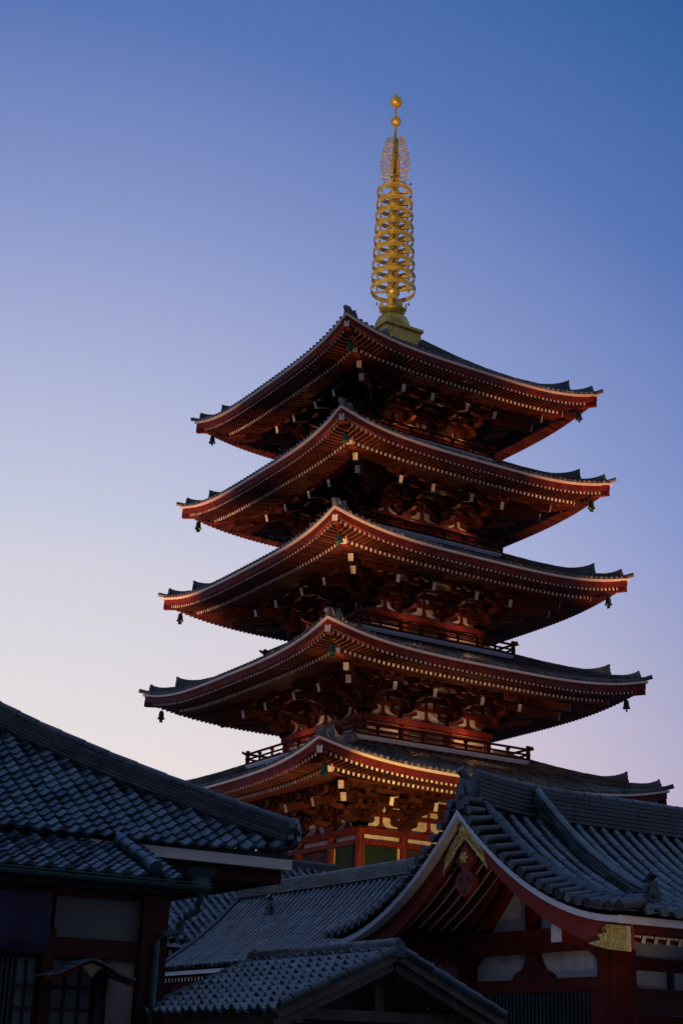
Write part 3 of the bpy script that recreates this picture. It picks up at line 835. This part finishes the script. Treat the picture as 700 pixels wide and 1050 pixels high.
def frus(mb,c,w0,w1,z0,z1,d0=None,d1=None):
    vs=[]
    for z,w in ((z0,w0),(z1,w1)):
        for a,b in ((-1,-1),(1,-1),(1,1),(-1,1)): vs.append(Vector((c[0]+a*w/2,c[1]+b*w/2,z)))
    mb.add(vs,[(3,2,1,0),(4,5,6,7),(0,1,5,4),(1,2,6,5),(2,3,7,6),(3,0,4,7)],0)
frus(hd,(hx,hy),.30,.34,3.97,4.0); frus(hd,(hx,hy),.17,.30,3.88,3.97); frus(hd,(hx,hy),.16,.17,3.73,3.88); frus(hd,(hx,hy),.10,.14,3.66,3.73)
hd.tube([(hx,hy,3.7),(hx,hy,3.56),(hx-.03,hy+.01,3.46),(hx-.17,hy+.05,3.36),(hx-.235,hy+.07,3.27),(hx-.245,hy+.08,3.14)],.05,10,0)
hd.tube([(hx-.24,hy+.08,3.165),(hx-.5,hy+.05,3.12),(hx-.58,hy+.05,3.0),(hx-.6,hy+.05,.1)],.048,10,0)
for z in (3.55,3.2): hd.tube([(hx-(.24 if z<3.4 else 0),hy+(.08 if z<3.4 else 0),z-.02),(hx-(.24 if z<3.4 else 0),hy+(.08 if z<3.4 else 0),z+.02)],.062,10,0)
hd.build('downpipe',M['copper'],guo)
# front wall elements (plane y=-40)
YW=-40.0
pw=MB(); pw.b2((X0L,YW-.02,3.52),(-30.05,YW+.1,3.66),0); pw.b2((X0L,YW-.03,2.76),(-30.46,YW+.08,3.0),0); pw.b2((-30.47,YW-.07,0),(-30.10,YW+.13,3.6),0)
pw.b2((-31.80,YW-.06,0),(-31.66,YW+.1,3.1),0); pw.b2((-33.6,YW-.06,0),(-33.4,YW+.1,3.6),0)
for k in range(9): pw.tube([(-30.2,YW-.07,.5+k*.33),(-30.2,YW-.085,.5+k*.33)],[.03,.02],8,0)
pw.b2((-30.95,YW-.05,0),(-30.90,YW+.09,2.76),0); pw.b2((-31.05,YW-.04,0),(-30.96,YW+.09,2.74),1)
pw.build('post_frame',[M['red_deep'],M['dark']],wallL)
pp=MB(); pp.b2((-31.66,YW+.04,3.0),(-30.47,YW+.12,3.52),0); pp.b2((-30.88,YW+.02,0),(-30.50,YW+.1,2.755),1)
pp.build('wall_board',[M['wallc'],M['tan']],wallL)
dw=MB(); dw.b2((-31.64,YW+.05,.4),(-31.06,YW+.08,2.72),0); dw.b2((-32.12,YW+.05,.4),(-31.82,YW+.08,2.72),0)
for x in (-31.64,-31.45,-31.25,-31.07,-32.12,-31.98,-31.84): dw.b2((x-.015,YW+.015,.4),(x+.015,YW+.048,2.72),1)
for z in (1.6,1.86,2.12,2.38): 
    dw.b2((-31.64,YW+.02,z-.013),(-31.06,YW+.046,z+.013),1); dw.b2((-32.12,YW+.02,z-.013),(-31.82,YW+.046,z+.013),1)
dw.b2((-33.4,YW+.03,.4),(-32.12,YW+.1,2.72),1)
for k in range(20): dw.b2((-33.38+k*.062,YW-.01,.4),(-33.35+k*.062,YW+.028,2.72),2)
dw.build('lattice_window',[M['paper'],M['dark'],M['slat']],wallL)
# small curved canopy over the doorway
cn=MB(); cx=-31.33
def ck(t): return .20*math.exp(-(t/.34)**2)-.03*abs(t)
pr=[i/12*.60 for i in range(-12,13)]
for a,b in zip(pr[:-1],pr[1:]):
    def blk(y0,y1,t0,t1,m):
        vs=[]
        for y in (y0,y1):
            for x,t in ((a,t0),(b,t0),(b,t1),(a,t1)): vs.append(Vector((cx+x,y,2.50+ck(x)+t)))
        cn.add(vs,[(0,1,2,3),(7,6,5,4),(0,4,5,1),(2,6,7,3),(1,5,6,2),(0,3,7,4)],m)
    blk(YW-.50,YW-.46,-.07,.0,0); blk(YW-.56,YW-.02,.002,.03,1)
cno=cn.build('canopy',[M['red'],M['tile']],wallL,'little red canopy with an arched front')
cg=MB(); cg.prism([(-.14,.03),(-.05,.05),(0,.07),(.05,.05),(.14,.03),(.07,-.02),(.03,-.07),(0,-.1),(-.03,-.07),(-.07,-.02)][::-1],(cx,YW-.515,2.60),(1,0,0),(0,0,1),.03,0)
cg.build('canopy_ornament',M['gilt_dim'],cno)
# purple curtain hanging in front of the wall
cu=MB(); n=40
vs=[]
for z in (3.52,3.3,3.0,2.78):
    for k in range(n+1):
        x=-33.6+1.82*k/n; sag=.04*(1-k/n) if z<2.9 else 0
        if z<2.9 and k>n-2: x-=.06
        vs.append(Vector((x,YW-.12-.012*math.sin(k*.8)*(3.6-z)*1.6,z-sag)))
cu.add(vs,[(r*(n+1)+k,r*(n+1)+k+1,(r+1)*(n+1)+k+1,(r+1)*(n+1)+k) for r in range(3) for k in range(n)],0,smooth=True)
cur=cu.build('curtain',M['cloth']); tag(cur,'plain dark purple cloth hung across the front under the lower eave','curtain')
sm=cur.modifiers.new('s','SOLIDIFY'); sm.thickness=.008

# ------------------------------------------------------------------ MIDDLE HALL (ridge runs along y, slope faces -x)
mh=thing('low_hall','low hall below the pagoda with one long plain slope of fine grey tiles','temple hall',(-17.7,-26,0))
PX=[(0,6.02),(.3,5.72),(.8,5.20),(1.5,4.62),(2.2,4.12),(2.5,3.93)]
def mz(u):
    u=max(0,u)
    for (a,za),(b,zb) in zip(PX[:-1],PX[1:]):
        if u<=b: return za+(zb-za)*(u-a)/(b-a)
    return PX[-1][1]-.62*(u-2.5)
DM=2.52; YA=-19.2; YB=-33.5; XM=-17.7
ms=MB()
def Sm(sign):
    return lambda s,d: Vector((XM-sign*(DM-d),s,mz(DM-d)))
for sign in (1,-1):
    pan_rows(ms,Sm(sign),YB,YA,.27,DM,.26,lambda d:(YB,YA),PAN2,.03,0,d0=-.02)
    cover_tubes(ms,Sm(sign),YB,YA,.27,DM,.30,lambda d:(YB,YA),.065,0,5,d0=-.06,off=.015)
mro=ms.build('roof',M['tile'],mh)
for sign in (1,-1):
    for yy in (YA+.02,YB-.02):
        mv=MB(); mv.tube([Vector((XM-sign*u,yy,mz(u)+.05)) for u in (0,.3,.8,1.5,2.2,2.55)],.10,8,0)
        mv.build('verge_tiles',M['tile_dark'],mro)
mr=MB(); ridge_stack(mr,[(XM,YA+.05,6.0),(XM,-24,5.98),(XM,YB,6.0)],.42,.30,5,0,.08,seg=.4); mr.build('ridge',M['tile_far'],mro)
mo=MB(); onigawara(mo,(XM-.75,-22.1,5.3),(-1,0,0),.30,.46,0,tube=.3); mo.build('ridge_end_tile',M['tile_dark'],mro)
for sign in (1,-1):
    mt=MB(); mt.b2((XM-sign*2.50,YB,3.70),(XM-sign*2.40,YA,3.80),0); mt.build('eave_trim',M['steel'],mro)
mw=MB(); mw.b2((XM-2.3,YB,0),(XM+2.3,YA-.3,3.7),0)
for yy in (YA-.35,YB+.05):
    mw.prism([(-2.3,3.7),(2.3,3.7),(1.5,4.4),(.8,5.0),(0,5.8),(-.8,5.0),(-1.5,4.4)],(XM,yy,0),(1,0,0),(0,0,1),.1,0)
mwo=mw.build('wall',M['red_dull'],mh)
ml=MB()
y=YB+.1
while y<YA-.1:
    ml.beam((XM-2.0,y,3.62),(XM-2.42,y,3.58),.07,.10,0,1); y+=.20
y=YB+.1
while y<YA-.4:
    ml.b2((XM-2.36,y,2.2),(XM-2.302,y+.07,3.3),0); y+=.17
ml.build('lattice_frame',RW,mwo)

# ------------------------------------------------------------------ REAR HALL (slope faces -y)
rh=thing('rear_hall','rear hall roof of broad tiled ribs in the gap beside the green downpipe','temple hall',(-16,-12,0))
rr=MB()
def Sn(sign): return lambda s,d: Vector((s,-11.8-sign*(5.5-d),4.85+.52*d+.012*d*d))
for sign in (1,-1):
    pan_rows(rr,Sn(sign),-25.4,-9.9,.34,5.5,.3,lambda d:(-25.4,-9.9),PAN2,.03,0)
    cover_tubes(rr,Sn(sign),-25.4,-9.9,.34,5.5,.4,lambda d:(-25.4,-9.9),.09,0,5,d0=-.05)
rro=rr.build('roof',M['tile'],rh)
r3=MB(); ridge_stack(r3,[(-25.4,-11.8,7.98),(-9.9,-11.8,7.98)],.45,.25,4,0,.1,seg=.5); r3.build('ridge',M['tile_dark'],rro)
r4=MB(); r4.b2((-25.4,-17.28,4.66),(-9.9,-17.16,4.80),0); r4.build('eave_trim',M['steel'],rro)
r5=MB(); r5.b2((-25,-16.3,0),(-10.2,-7.4,4.75),0); rwo=r5.build('wall',M['red_dull'],rh)
r6=MB(); x=-25
while x<-10.2: r6.beam((x,-16.3,4.62),(x,-17.0,4.50),.12,.16,0,1); x+=.34
r6.build('rafter_frame',RW,rro)

# ------------------------------------------------------------------ FRONT SMALL ROOF (gable faces -y)
fp=thing('small_pavilion','small pavilion with an unpainted timber gable and a pale patterned tile roof in front','pavilion',(-28.74,-42,0))
XF=-28.74; YF0=-43.49; YF1=-40.05; DF=1.56
def Sq(sign): return lambda s,d: Vector((XF-sign*(DF-d),s,2.13+.44*d+.02*d*d))
q=MB()
for sign in (1,-1):
    pan_rows(q,Sq(sign),YF0,YF1,.215,DF,.165,lambda d:(YF0,YF1),SPAN if sign==1 else SPAN,.035,0,d0=-.03)
fro=q.build('roof',M['tile'],fp)
q=MB(); ridge_stack(q,[(XF,YF0-.02,2.83),(XF,YF1,2.83)],.24,.10,3,0,.05,seg=.3); q.build('ridge',M['tile_far'],fro)
q=MB(); onigawara(q,(XF,YF0-.04,2.78),(0,-1,0),.17,.21,0,tube=0)
q.build('ridge_end_tile',M['tile_dark'],fro)
q=MB(); onigawara(q,(XF,YF1+.04,2.78),(0,1,0),.20,.24,0,tube=0); q.build('ridge_end_tile',M['tile_dark'],fro)
for sign in (1,-1):
    for yy in (YF0-.03,YF1+.03):
        q=MB(); k=0; a=.0
        while a<DF:
            b=min(a+.24,DF+.02); q.tube([Vector((XF-sign*a,yy,2.13+.44*(DF-a)+.06)),Vector((XF-sign*b,yy,2.13+.44*(DF-b)+.07))],[.05,.056],8,0); a=b
        q.build('verge_tiles',M['tile_dark'],fro)
for sign in (1,-1):
    for yy,off,hh in ((YF0+.0,-.02,.09),(YF0+.07,-.13,.09),(YF1-.03,-.02,.09)):
        q=MB(); q.beam((XF-sign*.02,yy,2.13+.44*DF+off-.02),(XF-sign*(DF+.02),yy,2.12+off-.02),.05,hh,0)
        q.build('bargeboard',M['wood'],fro)
q=MB()
for x in (XF-1.25,XF+1.25):
    for y in (YF0+.4,YF1-.3): q.b2((x-.07,y-.07,0),(x+.07,y+.07,2.2),0)
for y in (YF0+.4,YF1-.3): q.b2((XF-1.35,y-.05,2.05),(XF+1.35,y+.05,2.17),0); q.b2((XF-.06,y-.04,2.17),(XF+.06,y+.04,2.72),0)
for sign in (1,-1): q.b2((XF+sign*1.2,YF0+.1,2.0),(XF+sign*1.3,YF1-.1,2.1),0)
for k in range(10):
    y=YF0+.12+k*.35
    for sign in (1,-1): q.beam((XF,y,2.76),(XF-sign*(DF-.05),y,2.09),.05,.06,0)
q.build('timber_frame',M['wood'],fp)
q=MB(); q.b2((XF-1.2,YF0+.62,0),(XF+1.2,YF0+.68,2.04),0); q.prism([(-1.2,2.04),(1.2,2.04),(0,2.68)],(XF,YF0+.6,0),(1,0,0),(0,0,1),.04,0)
q.build('wall_board',M['dark'],fp)

# ------------------------------------------------------------------ ground
g=MB(); g.add([Vector((-900,-900,0)),Vector((900,-900,0)),Vector((900,900,0)),Vector((-900,900,0))],[(0,1,2,3)])
go=g.build('ground',M['stone']); go['kind']='structure'; go['label']='grey stone paving of the temple yard'

# ------------------------------------------------------------------ sky and light
w=bpy.data.worlds.new('World'); sc.world=w; w.use_nodes=True; nt=w.node_tree; N=nt.nodes; L=nt.links
bg=N['Background']; tc=N.new('ShaderNodeTexCoord')
glow=Vector((0.32107908,0.94463151,-0.06767223))
vm=N.new('ShaderNodeVectorMath'); vm.operation='DOT_PRODUCT'; vm.inputs[1].default_value=glow
nv=N.new('ShaderNodeVectorMath'); nv.operation='NORMALIZE'; L.new(tc.outputs['Generated'],nv.inputs[0]); L.new(nv.outputs['Vector'],vm.inputs[0])
ac=N.new('ShaderNodeMath'); ac.operation='ARCCOSINE'; L.new(vm.outputs['Value'],ac.inputs[0])
dv=N.new('ShaderNodeMath'); dv.operation='DIVIDE'; dv.inputs[1].default_value=PI; L.new(ac.outputs['Value'],dv.inputs[0])
cr=N.new('ShaderNodeValToRGB'); L.new(dv.outputs['Value'],cr.inputs['Fac'])
def lin(c): 
    c/=255; return c/12.92 if c<=.04045 else ((c+.055)/1.055)**2.4
st=[(0,(225,215,215)),(10,(222,226,234)),(16,(213,224,235)),(22,(205,208,224)),(28.3,(176,183,217)),(35.6,(132,149,201)),(42.4,(87,117,180)),(49.9,(48,94,156)),(65,(80,118,178)),(90,(128,154,200)),(112,(120,142,190)),(130,(84,96,130)),(150,(34,38,54)),(180,(18,20,28))]
e=cr.color_ramp.elements
e[0].position=0; e[0].color=(*[lin(v) for v in st[0][1]],1); e[1].position=1; e[1].color=(*[lin(v) for v in st[-1][1]],1)
for a,c in st[1:-1]:
    x=e.new(a/180); x.color=(*[lin(v) for v in c],1)
sky=N.new('ShaderNodeTexSky'); sky.sky_type='NISHITA'; sky.sun_disc=False; sky.sun_elevation=math.radians(-1.5)
az=math.atan2(glow.x,glow.y); sky.sun_rotation=az
sm_=N.new('ShaderNodeVectorMath'); sm_.operation='SCALE'; sm_.inputs['Scale'].default_value=.008; L.new(sky.outputs['Color'],sm_.inputs[0])
ad=N.new('ShaderNodeVectorMath'); ad.operation='ADD'; L.new(cr.outputs['Color'],ad.inputs[0]); L.new(sm_.outputs['Vector'],ad.inputs[1])
sx=N.new('ShaderNodeSeparateXYZ'); L.new(nv.outputs['Vector'],sx.inputs[0])
c2=N.new('ShaderNodeValToRGB'); L.new(sx.outputs['Z'],c2.inputs['Fac']); e2=c2.color_ramp.elements
e2[0].position=.0; e2[0].color=(.99,.78,.66,1); e2[1].position=.34; e2[1].color=(.8,.8,.8,1)
x=e2.new(.18); x.color=(.957,.778,.70,1)
ml_=N.new('ShaderNodeVectorMath'); ml_.operation='MULTIPLY'; L.new(ad.outputs['Vector'],ml_.inputs[0]); L.new(c2.outputs['Color'],ml_.inputs[1])
bg.inputs['Strength'].default_value=1.25; L.new(ml_.outputs['Vector'],bg.inputs['Color'])

def sun(name,direction,strength,angle,col):
    l=bpy.data.lights.new(name,'SUN'); l.energy=strength; l.angle=math.radians(angle); l.color=col
    o=bpy.data.objects.new(name,l); C.objects.link(o); o.rotation_euler=Vector(direction).to_track_quat('-Z','Y').to_euler(); return o
sun('sun',(.75,-.62,-.10),.06,12,(1,.72,.55))
def spot(p,tgt,en,size,col=(1,.62,.25),r=.25,blend=.6):
    l=bpy.data.lights.new('floodlight','SPOT'); l.energy=en; l.spot_size=math.radians(size); l.color=col; l.shadow_soft_size=r; l.spot_blend=blend
    o=bpy.data.objects.new('floodlight',l); C.objects.link(o); o.location=p; o.rotation_euler=(Vector(tgt)-Vector(p)).to_track_quat('-Z','Y').to_euler()
spot((-11.6,-11.9,6.8),(-8.1,-8.1,23),3500,30,(1,.56,.2),blend=1)      # near corner
spot((-7.5,-14.0,7.0),(-3.2,-4,11.6),3700,74,(1,.56,.15),blend=.25)           # front of the first storey
spot((16,-23,5),(8.2,-8.2,27),48000,21,(1,.40,.14),blend=1)      # right-hand corners
spot((-25,15,5),(-8.2,8.2,25),56000,21,(1,.42,.18),blend=1)     # left-hand corners
spot((-20,-21,7.5),(-8.0,-8.0,22.5),21000,18,(1,.46,.18),blend=1)     # front corners
for i in range(1,5):
    h=HH[i]; z=ZC[i]
    spot((-(h-1.3),-(h-1.3),z-3.3),(-(h-1.1),-(h-1.1),z),(300,420,300,120)[i-1],85,(1,.52,.16),r=.1,blend=1)
spot((-46,-30,12),(0,0,46.4),92000,11.5,(1,.76,.40),blend=.3)

spot((-20,-15,8),(-6,0,24),1500,75,(1,.52,.32),blend=1)      # broad floods on the two visible faces
spot((-6,-26,8.5),(-1,-6,24),1800,75,(1,.52,.32),blend=1)
spot((-26.4,-45.6,.4),(-24.45,-41.8,3.6),200,42,(1,.66,.32),blend=1)     # path lamp below the hall gable
for i in range(1,5):
    for q,(x,y) in enumerate(((1.9,-HB[i]-.95),(-HB[i]-.95,1.2),(-1.2,-HB[i]-.95))):
        l=bpy.data.lights.new('lantern_light','POINT'); l.energy=(26,22,18)[q]*(1.0 if i>1 else 1.5); l.color=(1,.50,.22); l.shadow_soft_size=.08
        o=bpy.data.objects.new('lantern_light',l); C.objects.link(o); o.location=(x,y,BALZ[i]+.95)
# ------------------------------------------------------------------ camera
a=math.radians(33.66104206); yaw=math.radians(-1.971223393); pitch=math.radians(20.42142467); roll=math.radians(1.6737067988)
cam=bpy.data.cameras.new('camera'); co=bpy.data.objects.new('camera',cam); C.objects.link(co); sc.camera=co
fw=Vector((math.sin(yaw)*math.cos(pitch),math.cos(yaw)*math.cos(pitch),math.sin(pitch)))
r=Vector((math.cos(yaw),-math.sin(yaw),0)); u=r.cross(fw)
rr_=r*math.cos(roll)+u*math.sin(roll); uu=-r*math.sin(roll)+u*math.cos(roll)
Rm=Matrix(((rr_.x,uu.x,-fw.x),(rr_.y,uu.y,-fw.y),(rr_.z,uu.z,-fw.z)))
Rm=Matrix.Rotation(-a,3,'Z')@Rm
co.matrix_world=Matrix.Translation(Matrix.Rotation(-a,3,'Z')@Vector((0,-70.3271393,1.6)))@Rm.to_4x4()
cam.sensor_fit='VERTICAL'; cam.sensor_height=36; cam.lens=36*1512.999/1050; cam.clip_end=3000
for o in bpy.data.objects:
    if '_w' in o: del o['_w']
sc.view_settings.view_transform='Standard'; sc.view_settings.look='None'; sc.view_settings.exposure=0; sc.view_settings.gamma=1
sc.cycles.max_bounces=6
